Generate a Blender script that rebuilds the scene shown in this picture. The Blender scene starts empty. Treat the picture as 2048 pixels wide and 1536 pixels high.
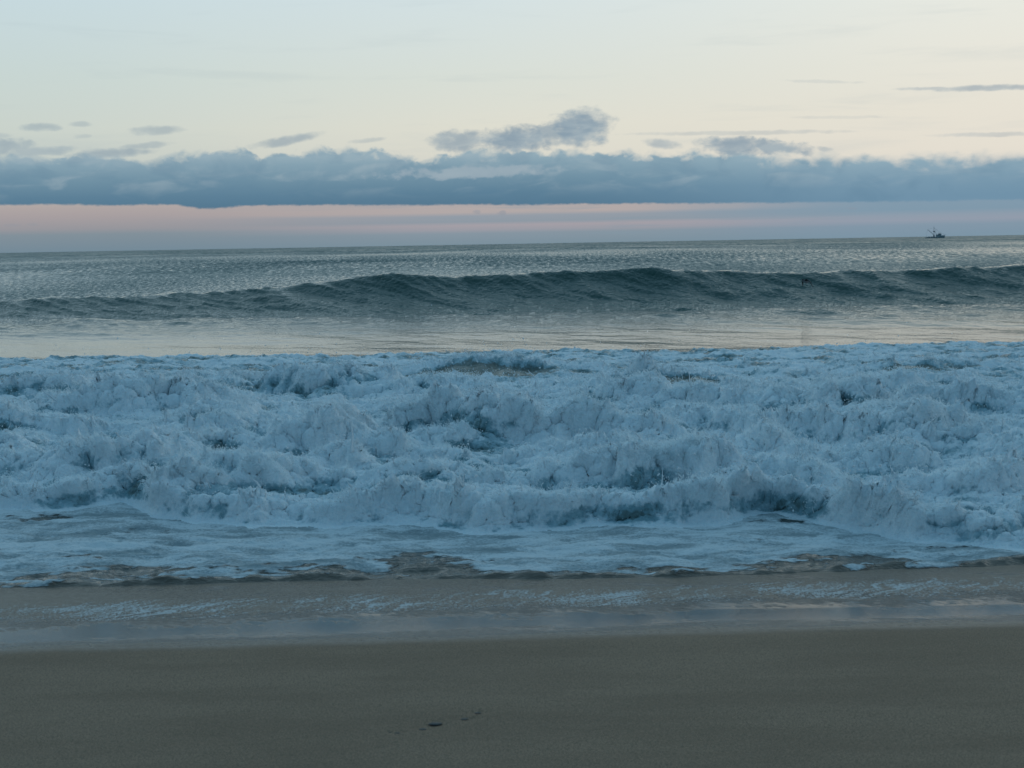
import bpy, math, random
import numpy as np
from mathutils import Matrix, Vector, Euler

SC = bpy.context.scene
COL = SC.collection
RAD = math.radians
rng = np.random.default_rng(7)
random.seed(7)

# ------------------------------------------------------------------ camera
CAM_H = 3.0
cam_d = bpy.data.cameras.new('camera')
cam_d.lens = 50.0
cam_d.sensor_width = 36.0
cam_d.clip_start = 0.1
cam_d.clip_end = 40000
cam_d.dof.use_dof = True
cam_d.dof.focus_distance = 24.0
cam_d.dof.aperture_fstop = 4.5
cam = bpy.data.objects.new('camera', cam_d)
COL.objects.link(cam)
cam.matrix_world = (Matrix.Translation((0, 0, CAM_H)) @ Matrix.Rotation(RAD(90 - 5.677), 4, 'X')
                    @ Matrix.Rotation(RAD(-1.007), 4, 'Z'))
SC.camera = cam
SC.view_settings.view_transform = 'Standard'
SC.view_settings.look = 'None'
SC.view_settings.exposure = 0.0
SC.view_settings.gamma = 1.0
SC.view_settings.use_curve_mapping = False
SC.cycles.max_bounces = 6
SC.cycles.diffuse_bounces = 3
SC.cycles.glossy_bounces = 3
SC.cycles.use_denoising = True
SC.cycles.sample_clamp_indirect = 4.0


# ------------------------------------------------------------------ node expression helper
class S:
    """A socket that takes arithmetic."""
    nt = None

    def __init__(self, sock): self.s = sock

    @staticmethod
    def m(op, *a, clamp=False):
        n = S.nt.nodes.new('ShaderNodeMath'); n.operation = op; n.use_clamp = clamp
        for i, v in enumerate(a):
            if isinstance(v, S): S.nt.links.new(v.s, n.inputs[i])
            else: n.inputs[i].default_value = v
        return S(n.outputs[0])

    def __add__(s, o): return S.m('ADD', s, o)
    __radd__ = __add__
    def __sub__(s, o): return S.m('SUBTRACT', s, o)
    def __rsub__(s, o): return S.m('SUBTRACT', o, s)
    def __mul__(s, o): return S.m('MULTIPLY', s, o)
    __rmul__ = __mul__
    def __truediv__(s, o): return S.m('DIVIDE', s, o)
    def clamp(s): return S.m('ADD', s, 0.0, clamp=True)
    def abs(s): return S.m('ABSOLUTE', s)
    def pow(s, p): return S.m('POWER', s, p)
    def max(s, o): return S.m('MAXIMUM', s, o)
    def min(s, o): return S.m('MINIMUM', s, o)


def node(kind, **kw):
    n = S.nt.nodes.new(kind)
    for k, v in kw.items(): setattr(n, k, v)
    return n


def put(inp, v):
    if isinstance(v, S): S.nt.links.new(v.s, inp)
    elif isinstance(v, (tuple, list)) and inp.type == 'RGBA': inp.default_value = (*v[:3], 1)
    else: inp.default_value = v


def smooth(v, a, b):
    n = node('ShaderNodeMapRange', interpolation_type='SMOOTHSTEP')
    put(n.inputs[0], v); put(n.inputs[1], a); put(n.inputs[2], b)
    return S(n.outputs[0])


def vec(x, y, z=0.0):
    n = node('ShaderNodeCombineXYZ')
    for i, v in enumerate((x, y, z)): put(n.inputs[i], v)
    return S(n.outputs[0])


def noise(v, scale, detail=3.0, rough=0.5, dist=0.0, color=False, lac=2.0):
    n = node('ShaderNodeTexNoise')
    put(n.inputs['Vector'], v); n.inputs['Scale'].default_value = scale
    n.inputs['Detail'].default_value = detail; n.inputs['Roughness'].default_value = rough
    n.inputs['Distortion'].default_value = dist; n.inputs['Lacunarity'].default_value = lac
    return S(n.outputs[1 if color else 0])


def mix(f, a, b):
    n = node('ShaderNodeMix', data_type='RGBA')
    put(n.inputs[0], f); put(n.inputs[6], a); put(n.inputs[7], b)
    return S(n.outputs[2])


def curve(v, pts, lo, hi):
    """piecewise value of v given points (x, value); values kept inside lo..hi"""
    x0, x1 = pts[0][0], pts[-1][0]
    t = S.m('DIVIDE', v - x0, x1 - x0, clamp=True)
    n = node('ShaderNodeValToRGB'); cr = n.color_ramp; cr.interpolation = 'EASE'
    for i, (x, y) in enumerate(pts):
        e = cr.elements[0] if i == 0 else (cr.elements[1] if i == 1 else cr.elements.new(0.5))
        e.position = min(1, (x - x0) / (x1 - x0)) if i != 1 else (x - x0) / (x1 - x0)
        g = (y - lo) / (hi - lo); e.color = (g, g, g, 1)
    put(n.inputs[0], t)
    return S(n.outputs[0]) * (hi - lo) + lo


def s2l(c):
    return tuple((v / 255 / 12.92) if v / 255 <= .04045 else ((v / 255 + .055) / 1.055) ** 2.4 for v in c)


def ramp(v, stops, interp='LINEAR'):
    """colour ramp; stops (position 0..1, sRGB colour)"""
    n = node('ShaderNodeValToRGB'); cr = n.color_ramp; cr.interpolation = interp
    cr.elements.remove(cr.elements[1])
    cr.elements[0].position = stops[0][0]; cr.elements[0].color = (*s2l(stops[0][1]), 1)
    for p, c in stops[1:]:
        e = cr.elements.new(p); e.color = (*s2l(c), 1)
    put(n.inputs[0], v)
    return S(n.outputs[0])


# ------------------------------------------------------------------ world: dusk sky with a cloud bank
def build_world():
    w = bpy.data.worlds.new('World'); SC.world = w; w.use_nodes = True
    S.nt = w.node_tree; S.nt.nodes.clear()
    tc = node('ShaderNodeTexCoord')
    sx = node('ShaderNodeSeparateXYZ'); S.nt.links.new(tc.outputs['Generated'], sx.inputs[0])
    X, Y, Z = (S(o) for o in sx.outputs)
    D = 57.29578
    az = S.m('ARCTAN2', X, Y) * D                  # degrees, + to the right
    el = S.m('ARCSINE', Z) * D
    ela = el.max(0.0)
    t = S.m('SQRT', ela / 90.0)
    def st(e): return math.sqrt(e / 90)
    left = ramp(t, [(0, (138, 150, 160)), (st(3.3), (192, 201, 196)), (st(4.6), (201, 210, 203)), (st(6.5), (199, 213, 210)),
                    (st(10), (197, 217, 224)), (st(14), (172, 201, 217)), (st(22), (166, 199, 214)),
                    (st(40), (124, 170, 197)), (st(65), (122, 168, 197)), (1, (116, 163, 194))])
    mid = ramp(t, [(0, (150, 155, 165)), (st(3.3), (218, 216, 204)), (st(4.6), (222, 221, 208)), (st(6.5), (216, 222, 214)),
                   (st(10), (211, 225, 228)), (st(14), (184, 208, 220)), (st(22), (172, 203, 216)),
                   (st(40), (127, 172, 199)), (st(65), (122, 168, 197)), (1, (116, 163, 194))])
    right = ramp(t, [(0, (155, 160, 170)), (st(3.3), (230, 223, 210)), (st(5.0), (231, 226, 213)), (st(7.2), (233, 231, 220)),
                     (st(10), (233, 236, 228)), (st(14), (206, 219, 220)), (st(22), (182, 208, 217)),
                     (st(40), (131, 175, 201)), (st(65), (123, 169, 198)), (1, (116, 163, 194))])
    sky = mix(smooth(az, -22, 2), left, mid)
    sky = mix(smooth(az, -4, 24), sky, right)
    # thin horizontal veils in the lower sky
    veil = noise(vec(az * 0.10, el * 1.0, 3.0), 1.6, 4, .55, .3)
    sky = mix(smooth(veil, .52, .75) * 0.14 * smooth(ela, 14, 7), sky, s2l((165, 182, 190)))

    # the pink belt under the bank
    low_l = ramp(S.m('DIVIDE', ela, 3.0, clamp=True),
                 [(0, (117, 138, 152)), (.20, (130, 144, 154)), (.27, (150, 150, 156)), (.42, (166, 158, 160)), (.60, (178, 168, 165)), (1, (182, 172, 167))])
    low_r = ramp(S.m('DIVIDE', ela, 3.0, clamp=True),
                 [(0, (124, 148, 165)), (.13, (130, 150, 167)), (.20, (146, 156, 171)), (.26, (142, 156, 171)), (.33, (128, 153, 171)), (.44, (130, 154, 172)), (1, (136, 160, 176))])
    low_c = ramp(S.m('DIVIDE', ela, 3.0, clamp=True),
                 [(0, (124, 144, 157)), (.13, (134, 149, 161)), (.18, (154, 155, 164)), (.24, (164, 159, 166)), (.285, (142, 153, 164)), (.36, (148, 156, 166)), (.41, (177, 168, 167)), (1, (188, 177, 173))])
    wob = (noise(vec(az * .12, el * 1.2, 8.0), 1.0, 3, .5) - .5) * 6.0
    low = mix(smooth(az + wob, -16, -1), low_l, low_c)
    low = mix(smooth(az + wob, 4, 15), low, low_r)
    strk = noise(vec(az * .13, el * 3.2, 5.0), 1.5, 4, .55, .2)
    low = mix(smooth(strk, .5, .72) * .35 * smooth(az, -18, 6), low, s2l((130, 152, 167)))

    # cloud bank: top edge through the photograph's lumps
    pxs = [(0, 181), (130, 176), (200, 186), (300, 170), (400, 181), (485, 192), (540, 176), (575, 182), (610, 186), (650, 192), (740, 188),
           (850, 168), (900, 178), (1000, 180), (1060, 174), (1130, 182), (1240, 174), (1300, 151), (1350, 150), (1430, 178), (1500, 160), (1570, 160), (1700, 144),
           (1850, 148), (2048, 148)]
    k = 2844.4
    pts = [(math.degrees(math.atan((x - 1024) / k)), math.degrees(math.atan(h / k))) for x, h in pxs]
    top = curve(az, pts, 2.5, 4.2)
    n1 = noise(vec(az, el * 1.5, 1.0), 1.15, 5, .52, .3)
    n2 = noise(vec(az, el * 1.6, 2.0), .55, 5, .5, .6)
    n3 = noise(vec(az * .6 + el * .5, el * 2.2 - az * .25, 12.0), .8, 4, .5, .5)
    dtop = top + (n1 - .5) * .95 - el
    n6 = noise(vec(az, el * 1.3, 33.0), 1.0, 5, .55, .8)
    soft = .11 + .30 * smooth(n6, .38, .66) + .22 * smooth(az, 5, 12)
    m_top = smooth(dtop, soft * -0.4, soft)
    base = 1.50 - az * .0127 + (noise(vec(az * .35, 0.0, 4.0), 1.3, 5, .6) - .5) * .20 \
        + (noise(vec(az, el * 2, 6.0), 3.5, 3, .6) - .5) * .11
    # a sagging patch of the base
    sag = smooth((az + 11.7).abs(), 1.5, .2) * .12
    dbot = el - base + sag
    m_bot = smooth(dbot, -0.04, 0.07)
    hrel = S.m('DIVIDE', el - 1.5, 2.0, clamp=True)
    ccol_l = ramp(hrel, [(0, (84, 119, 143)), (.25, (93, 128, 151)), (.55, (112, 144, 163)), (.85, (133, 161, 176)), (1, (148, 172, 184))])
    ccol_r = ramp(hrel, [(0, (113, 146, 169)), (.3, (120, 152, 173)), (.6, (138, 166, 182)), (1, (160, 184, 194))])
    cc = mix(smooth(az, 0, 16), ccol_l, ccol_r)
    lit = smooth(n3, .46, .70) * smooth(hrel, .1, .55) + smooth(n6, .5, .72) * smooth(hrel, .3, .8) * .4
    cc = mix(lit * .36, cc, s2l((166, 182, 190)))
    cc = mix(smooth(n2, .46, .68) * .28, cc, s2l((92, 128, 153)))
    n4_ = noise(vec(az, el * 1.7, 54.0), 1.6, 5, .55, .2)
    # a paler roll of cloud standing before the bank
    lobe = 1.0 - (((az + 1.6) / 3.8).pow(2.0) + ((el - 2.83 - (az + 1.6) * .025) / .30).pow(2.0)) + (n1 - .5) * 2.3 + (n4_ - .5) * 2.2
    cc = mix(smooth(lobe, .0, .8) * .7, cc, s2l((160, 176, 186)))
    bank = m_top * m_bot
    upper = smooth(el, 1.0, 1.9)
    out = mix(smooth(el, 1.55, 2.6), low, sky)
    out = mix(m_bot * smooth(top + .3 - el, -.6, 1.0) * 0 + 0.0, out, sky)

    # small separate clouds: (px, px above the local horizon, half sizes px, turn, strength)
    lets = [(1165, 223, 58, 32, 8, 1.1), (1110, 213, 45, 16, 0, .9), (1045, 205, 78, 23, 3, 1.05), (925, 201, 60, 20, 5, .85),
            (1470, 180, 60, 17, -4, 1), (1545, 178, 70, 13, -6, 1), (590, 206, 62, 8, 10, .7), (745, 205, 30, 4, 5, .4),
            (335, 226, 42, 8, 3, .55), (105, 231, 30, 7, 2, .55), (182, 237, 17, 5, 2, .4), (178, 214, 18, 4, 2, .3), (308, 197, 42, 6, 6, .5),
            (20, 194, 55, 14, 2, .7), (90, 186, 70, 8, 3, .7), (235, 183, 70, 8, 3, .7), (10, 214, 28, 5, 3, .4), (1332, 188, 32, 8, -8, .7),
            (1650, 170, 14, 5, -8, .45), (1975, 272, 105, 5, -1, .7), (1860, 276, 60, 3, -2, .5), (1640, 298, 70, 3, -4, .22),
            (1480, 205, 200, 4, -1, .35), (1990, 186, 110, 4, -1, .4), (1680, 229, 90, 3, -2, .2),
            (960, 61, 7, 4, 0, .5), (1013, 59, 8, 4, 0, .6), (42, 49, 14, 3, 0, .3), (78, 50, 9, 3, 0, .3), (1705, 54, 14, 3, 0, .3)]
    wx = (n1 - .5) * 1.3 + (n2 - .5) * 1.6
    wy = (noise(vec(az, el * 1.5, 22.0), 1.2, 6, .6, .4) - .5) * .75
    ax, ey = az + wx, el + wy
    tot = None
    n4 = noise(vec(az, el * 1.7, 44.0), 2.0, 6, .52, .2)
    for cx, h, rx, ry, rot, sgt in lets:
        a0 = math.degrees(math.atan((cx - 1024) / k)); e0 = math.degrees(math.atan(h / k))
        sx_, sy_ = rx / k * D, ry / k * D
        small = ry < 9
        qx, qy = ((ax, ey) if not small else (az + wx * .5, el + wy * .18))
        c, s_ = math.cos(RAD(rot)), math.sin(RAD(rot))
        dx, dy = qx - a0, qy - e0
        u = (dx * (c / sx_ / 1.25) + dy * (s_ / sx_ / 1.25)); v = (dy * (c / sy_ / 1.3) - dx * (s_ / sy_ / 1.3))
        d = 1.0 - (u * u + v * v) + (n4 - .5) * 1.35
        mm = smooth(d, -.15, .95) * (sgt * .82)
        tot = mm if tot is None else tot.max(mm)
    letc = mix(smooth(n3, .4, .65), s2l((124, 149, 168)), s2l((150, 169, 181)))
    letc = mix(smooth(el, 1.2, 1.6), s2l((140, 148, 160)), letc)
    out = mix(tot, out, letc)
    out = mix(bank, out, cc)
    # light falls off away from the afterglow, behind the beach
    back = smooth(Y, .45, -.45)
    out = mix(back * .82, out, s2l((62, 108, 138)))
    # the sea's own colour below the horizon
    out = mix(smooth(el, -.15, -1.2), out, s2l((60, 82, 96)))
    bg = node('ShaderNodeBackground'); put(bg.inputs[0], out); bg.inputs[1].default_value = 1.0
    o = node('ShaderNodeOutputWorld'); S.nt.links.new(bg.outputs[0], o.inputs[0])
    w.cycles.sampling_method = 'MANUAL'
    w.cycles.sample_map_resolution = 1024


build_world()


# ------------------------------------------------------------------ numeric noise
_perm = rng.permutation(256).astype(np.int32)
_perm = np.concatenate([_perm, _perm, _perm])
_ga = rng.uniform(0, 2 * np.pi, 256)
_gx, _gy = np.cos(_ga), np.sin(_ga)
_r1, _r2, _r3 = rng.random(256), rng.random(256), rng.random(256)


def _h(ix, iy, seed): return _perm[(_perm[(ix + seed) & 255] + iy) & 255]


def gn(x, y, seed=0):
    """gradient noise, about -0.7..0.7"""
    ix = np.floor(x).astype(np.int64); iy = np.floor(y).astype(np.int64)
    fx, fy = x - ix, y - iy
    u = fx * fx * fx * (fx * (fx * 6 - 15) + 10); v = fy * fy * fy * (fy * (fy * 6 - 15) + 10)
    def g(a, b, dx, dy):
        h = _h(a, b, seed); return _gx[h] * dx + _gy[h] * dy
    n00 = g(ix, iy, fx, fy); n10 = g(ix + 1, iy, fx - 1, fy); n01 = g(ix, iy + 1, fx, fy - 1); n11 = g(ix + 1, iy + 1, fx - 1, fy - 1)
    return (n00 * (1 - u) + n10 * u) * (1 - v) + (n01 * (1 - u) + n11 * u) * v


def fbm(x, y, seed=0, octv=4, gain=.5):
    s = 0; a = 1.0; f = 1.0
    for i in range(octv):
        s = s + a * gn(x * f + 17.3 * i, y * f - 9.1 * i, seed + i * 31); a *= gain; f *= 2.03
    return s


def ridge(x, y, seed=0, octv=4, gain=.5):
    s = 0; a = 1.0; f = 1.0
    for i in range(octv):
        s = s + a * (1 - np.abs(gn(x * f + 7.3 * i, y * f + 3.1 * i, seed + i * 13)) * 2.2); a *= gain; f *= 2.07
    return s


def puffs(x, y, seed=0):
    """0..1 height of a heap of overlapping rounded lumps, one per unit cell"""
    ix = np.floor(x).astype(np.int64); iy = np.floor(y).astype(np.int64)
    best = np.zeros_like(x)
    for a in (-1, 0, 1):
        for b in (-1, 0, 1):
            h = _h(ix + a, iy + b, seed)
            dx = ix + a + _r1[h] - x; dy = iy + b + _r2[h] - y
            r = .62 + .5 * _r3[h]
            q = 1 - (dx * dx + dy * dy) / (r * r)
            np.maximum(best, np.sqrt(np.maximum(q, 0)) * r, out=best)
    return best


def puffs3(x, y, z, seed=0):
    ix = np.floor(x).astype(np.int32); iy = np.floor(y).astype(np.int32); iz = np.floor(z).astype(np.int32)
    best = np.zeros_like(x)
    for c in (-1, 0, 1):
        for a in (-1, 0, 1):
            for b in (-1, 0, 1):
                h = _perm[(_h(ix + a, iy + b, seed) + iz + c) & 255]
                q = (ix + a + _r1[h] - x) ** 2 + (iy + b + _r2[h] - y) ** 2 + (iz + c + _r3[h] - z) ** 2
                np.maximum(best, 1 - q / 1.15, out=best)
    return np.sqrt(best)


def sstep(a, b, v):
    t = np.clip((v - a) / (b - a), 0, 1); return t * t * (3 - 2 * t)


def interp(x, pts):
    p = np.array(pts); return np.interp(x, p[:, 0], p[:, 1])


RE = 6371000 * 1.16


def ground_z(x, y):
    z = np.interp(y, [-40, 0, 6, 9.0, 10.3, 12.2, 14, 18, 30, 60], [4.2, 1.25, .70, .425, .272, .090, -.05, -.35, -1.2, -3])
    z = z + .006 * gn(x * .5, y * .9, 3) + .02 * gn(x * .13, y * .3, 5)
    return z


# lines across the picture, metres: x -> y
WASH = [(-12, 12.3), (-8, 12.25), (-4.48, 12.12), (-3.4, 12.06), (-2.3, 12.14), (-1.23, 12.25), (0, 12.07), (1.37, 12.02), (2.9, 12.2), (4.5, 12.4), (7, 12.5), (12, 12.3)]
FRONT = [(-14, 15.6), (-9, 16.2), (-5.8, 15.75), (-4.9, 15.6), (-4.45, 16.0), (-3.9, 15.2), (-2.75, 14.6), (-1.2, 14.45), (-.1, 14.1), (1.1, 14.25), (2.15, 14.3), (2.75, 14.8),
         (3.35, 13.95), (3.95, 13.5), (4.8, 13.1), (6.5, 13.4), (9, 14.2), (14, 14)]
BACK = [(-24, 37), (-13.3, 36.9), (-11.5, 37.6), (-8, 36.8), (-5.5, 35.8), (-4, 34.9), (-2.6, 36.6), (0, 36.5), (2.2, 36.2), (3.2, 35.0), (6, 35.9), (8.5, 36), (10.8, 37), (13, 36), (24, 36.5)]
CREST = [(-40, 1.35), (-28, 1.0), (-20, 1.12), (-14, 1.20), (-10.2, 1.42), (-7.3, 1.70), (-4.7, 1.88), (-2.4, 1.76), (0, 1.80), (3.5, 1.90), (7.5, 1.82), (9.4, 1.66),
         (11.4, 1.64), (14.3, 1.78), (16.3, 1.68), (20.2, 1.84), (28, 1.7), (40, 1.4)]
MOUNDS = [(-6.14, 24, .32, 1.0), (-4.1, 20.5, .26, .9), (-5.66, 17.6, .24, .9), (-4.49, 18.2, .28, .8), (-2.47, 18.6, .40, .95), (-2.89, 27, .34, 1.1),
          (-.97, 29.5, .15, 1.5), (-.27, 22.5, .30, .8), (-.85, 19.2, .26, .7), (.85, 17.8, .22, .9), (2.13, 23.5, .32, 1.0), (1.87, 19.2, .18, .8), (4.59, 21.8, .28, .9),
          (3.38, 21, .18, .9), (5.14, 20.6, .18, .8), (6.89, 22, .22, .9), (3.15, 18, .18, .8), (5.32, 18.2, .24, .9), (2.56, 16.6, .20, .7), (1.52, 16.3, .14, .6),
          (-1.03, 16.3, .20, .7), (-2.74, 16.5, .24, .8), (-3.68, 16, .22, .7), (-2.05, 17.2, .20, .6), (3.72, 16.8, .12, .7), (-7.5, 19, .25, 1), (7.4, 18.5, .25, 1), (9, 21, .25, 1)]
# smooth sandy swells showing bare between the foam: x, y, half length, half depth, height
BARE = [(-.7, 28.8, 1.9, 1.0, .26), (2.75, 26.3, 1.5, .9, .24), (8.0, 28.5, 1.1, .6, .14), (-4.8, 28.0, .9, .5, .08), (12, 29, 1.2, .6, .1)]


def wind_sea(x, y, amp, seed, n=44, lmin=.30, lmax=5.0, mean=1.0, spread=.50, mincell=None):
    """sum of short wind waves; mincell (m) fades the ones the mesh cannot carry"""
    r = np.random.default_rng(seed)
    z = np.zeros_like(x); dx = np.zeros_like(x); dy = np.zeros_like(x)
    for i in range(n):
        L = lmin * (lmax / lmin) ** ((i + r.random()) / n)
        th = mean + r.normal() * spread
        k = 2 * np.pi / L; kx, ky = k * math.cos(th), k * math.sin(th)
        a = amp * .0125 * L ** .86
        ph = kx * x + ky * y + r.random() * 6.28
        w = 1.0
        if mincell is not None: w = sstep(2.2, 4.5, L / mincell)
        z += a * w * np.cos(ph)
        s = np.sin(ph) * a * w * .8
        dx -= s * math.cos(th); dy -= s * math.sin(th)
    return z, dx, dy


def sea_surface(x, y, cell=None):
    """all the water: returns displaced x, y, z and the foam (painted hollow shade included) and sand-murk amounts"""
    wash = interp(x, WASH) + .10 * fbm(x * 1.1, x * 0 + 2, 40, 4, .55) + .03 * gn(x * 5, x * 0, 41)
    front = interp(x, FRONT) + .35 * fbm(x * .8, x * 0 + 5, 44, 4, .6)
    back = interp(x, BACK) + .7 * fbm(x * .35, x * 0, 47, 4, .55)
    crest = interp(x, CREST)
    gz = ground_z(x, y)
    tw = y - wash
    # mean level
    lvl = np.interp(y, [12, 14.2, 16, 20, 28, 35, 37.5, 41, 44, 47, 49.5], [.12, .10, .14, .17, .20, .20, .12, .19, .29, .42, .56])
    ev = np.clip(.75 + 1.5 * fbm(x * 1.6, y * .6, 148, 3), .1, 1.5)
    thick = .034 * ev * sstep(0, .05 + .08 * ev, tw) + .03 * sstep(.1, 1.5, tw) - .012
    z = np.where(y < 17, np.maximum(gz + thick, lvl * sstep(0, 2.2, tw) + (gz + thick) * (1 - sstep(0, 2.2, tw))), lvl)
    murk = np.clip(1 - sstep(0.0, 1.0, tw) * .6, 0, 1) * (y < 17)
    foam = np.zeros_like(x)
    DX = np.zeros_like(x); DY = np.zeros_like(x)

    # --- thin wash in front of the breakers
    inwash = sstep(0, .05, tw) * (1 - sstep(-.2, .1, y - front))
    z += inwash * ((.036 * fbm(x * 1.3, y * 2.2, 50, 4) + .014 * ridge(x * 3, y * 5 + x, 52, 3)) * sstep(0, .8, tw) + (.010 * ridge(x * 3.4 + y * 2, y * 9, 53, 4, .55) - .012) * sstep(0, .2, tw))
    lip = np.exp(-((tw - .12) / .10) ** 2) * (.016 + .07 * np.clip(fbm(x * 1.8, y * 0, 54, 4) + .05, 0, 1))
    z += lip + np.exp(-((tw - .55) / .22) ** 2) * .04 * np.clip(.3 + fbm(x * .9, y * .5, 55, 3) * 1.6, 0, 1)
    wfoam = .66 + 1.15 * fbm(x * .7, y * 1.7, 56, 5, .6) + .5 * sstep(.35, 1.1, tw) - .75 * (1 - sstep(.0, .50 + .45 * gn(x * .45, x * 0, 57), tw))
    wfoam -= .9 * np.exp(-((x + .85) / .35) ** 2 - ((y - 12.95) / .5) ** 2)
    wfoam -= .55 * np.exp(-((y - front + .35) / .3) ** 2) * np.clip(2.2 * gn(x * .9, y * .3, 58), 0, 1.4)
    wfoam += .9 * np.exp(-((y - front) / .12) ** 2)
    wfoam += .5 * np.exp(-((tw - .16) / .08) ** 2) * np.clip(2.6 * fbm(x * 3.5, y * 3, 59, 4), 0, 1) + 1.3 * np.clip(ridge(x * 1.1 + y, y * 3.4, 161, 2) - 1.25, 0, 1) * sstep(.1, .4, tw)
    foam += sstep(0, .05, tw) * np.clip(wfoam, 0, .9)

    # --- white water
    tf = y - front
    inw = sstep(-.05, .12, tf) * (1 - sstep(-.12, .12, y - back))
    hb = np.zeros_like(x); thin_shade = np.zeros_like(x)
    for j, (off, amp, fr, bk, s) in enumerate([(.55, .20, .40, .9, 60), (1.9, .25, .55, 1.3, 63), (3.5, .30, .6, 1.6, 66), (5.6, .32, .8, 1.9, 69),
                                               (8.2, .28, .9, 2.2, 72), (11.5, .26, 1.1, 2.6, 75), (15.2, .16, 1.2, 2.6, 78)]):
        yc = front * .9 + 1.45 + off + .75 * fbm(x * .42, x * 0 + j, s, 4, .55)
        t = y - yc
        m = np.clip(.60 + 1.5 * fbm(x * .38, y * .12 + j, s + 1, 3), 0, 1.3)
        prof = np.where(t < 0, sstep(-fr, 0, t), np.exp(-np.maximum(t, 0) / bk))
        hb = np.maximum(hb, amp * m * prof) + .25 * np.minimum(hb, amp * m * prof)
        thin_shade = np.maximum(thin_shade, np.exp(-((t + fr * .55) / (fr * .45)) ** 2) * np.clip(m, 0, 1))
    for mx, my, ma, mr in MOUNDS:
        d2 = ((x - mx) / mr) ** 2 + ((y - my) / (mr * .8)) ** 2
        mnd = ma * np.exp(-d2 * 1.2) * (1 + .5 * gn(x * 1.6, y * 1.6, 80))
        hb = np.maximum(hb, mnd) + .4 * np.minimum(hb, mnd)
    bare = np.zeros_like(x)
    for bx, by, rx, ry, bh in BARE:
        q = ((x - bx) / rx) ** 2 + ((y - by + .12 * (x - bx)) / ry) ** 2
        q = q + .5 * fbm(x * 1.6, y * 1.6, 110, 3)
        w = np.exp(-np.clip(q, 0, 20) * 1.3)
        z += inw * bh * w
        bare = np.maximum(bare, sstep(.30, .75, np.exp(-np.clip(((x - bx) / rx) ** 2 + ((y - by + ry * .35) / (ry * .8)) ** 2 + .5 * fbm(x * 2.2, y * 2.2, 111, 4), 0, 20))))
    z += inw * hb * (1 - .6 * bare)
    rough = inw * (.30 + 1.9 * np.clip(hb, 0, .45)) * (1 - .72 * sstep(24, 31, y)) * sstep(-.02, .5, tf)
    wx = x + .16 * fbm(x * 1.7, y * 1.7, 83, 3); wy = y + .16 * fbm(x * 1.7, y * 1.7, 86, 3)
    p1 = puffs(wx * 1.9, wy * 1.7, 90); p2 = puffs(wx * 4.3 + 3, wy * 4.0, 91)
    wx2 = wx + .05 * gn(x * 7, y * 7, 92); wy2 = wy + .05 * gn(x * 7 + 4, y * 7, 93)
    p3 = puffs(wx2 * 9.5, wy2 * 9, 94); p4 = puffs(wx2 * 21, wy2 * 20, 95)
    lump = .24 * p1 + .13 * p2 + .055 * p3 + .022 * p4 - .24
    z += rough * lump * 1.5 * (1 - bare)
    # choppy torn ridges
    tr = ridge(wx * 1.3, wy * 2.6, 97, 5, .55)
    back_w = sstep(21, 30, y)
    z += (1 - bare) * inw * (.034 + .035 * back_w) * (tr - 1.2) + (1 - bare) * inw * .012 * (ridge(x * 6, y * 9, 99, 3) - 1)
    # throw the tops toward the beach and sideways
    DY -= rough * (.26 * p1 + .15 * p2 + .06 * p3) * 1.1
    DX += rough * (.10 * gn(x * 3, y * 3, 101) + .035 * gn(x * 11, y * 11, 102))
    DY += rough * .03 * gn(x * 13, y * 13, 103)
    ff = -.20 + .55 * fbm(x * .55, y * 1.1, 105, 4) + .50 * p1 + .35 * p2 + .25 * p3 + .4 * hb - thin_shade * np.clip(.3 + 1.1 * fbm(x * .7, y * .7, 160, 3), 0, .45)  # lump tops paler, hollows and bore faces darker: shading painted into the foam amount
    ff -= back_w * (.10 + .7 * np.clip(fbm(x * .5, y * 1.3, 107, 5, .6) + .02, 0, 1))
    ff = ff * (1 - bare)
    rough *= (1 - bare)
    foam = foam * (1 - inw) + inw * np.clip(ff, 0, 1)
    foam = np.where(y > back + .3, 0, foam)
    murk = np.maximum(murk, inw * np.maximum(bare, .35))
    # small step where the white water ends
    z += inw * sstep(27, 32, y) * (.10 * fbm(x * 1.1, y * .9, 210, 4, .55) + .03)
    z += .07 * np.exp(-((y - back - .1) / .35) ** 2) * np.clip(.35 + 1.4 * gn(x * .28, x * 0, 113), 0, 1)

    # --- the standing wave behind
    yc = 56 + .6 * gn(x * .12, x * 0, 115) + .35 * gn(x * .4, x * 0, 116) + .012 * x
    t = y - yc
    lip_h = crest + .035 * fbm(x * .9, x * 0, 117, 4)
    w0 = 5.6
    prof = np.where(t < 0, np.clip((t + w0) / w0, 0, 1) ** 1.85, np.exp(-(np.maximum(t, 0) / 2.6) ** 2))
    base_l = np.interp(y, [49, 52, 58, 63], [.54, .46, .12, 0])
    zw = np.where(y < 49.2, z, base_l)
    z = np.where(y < 49.2, z, np.maximum(base_l, 0) + (lip_h - .1) * 0)
    z = z + (lip_h - base_l) * prof
    z = np.where(y > 60, np.where(y > 200, 0, z), z)
    # wind ripples: strong on the open sea and the face, faint in the trough
    sea = sstep(0, .8, y - back)
    calm = sstep(41, 50, y)
    wz, wdx, wdy = wind_sea(x, y, 1.0, 5, mincell=cell)
    gust = 1 + .45 * gn(x * .05, y * .03, 120) + .3 * gn(x * .2, y * .1, 121)
    am = sea * (.05 + .30 * calm) * gust
    z += am * wz; DX += am * wdx; DY += am * wdy
    # slanting folds down the face
    face = sstep(-7.5, -4, t) * (1 - sstep(-.3, .8, t))
    c, s_ = math.cos(RAD(-35)), math.sin(RAD(-35))
    fu = (x * c + y * s_); fv = (-x * s_ + y * c)
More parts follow.
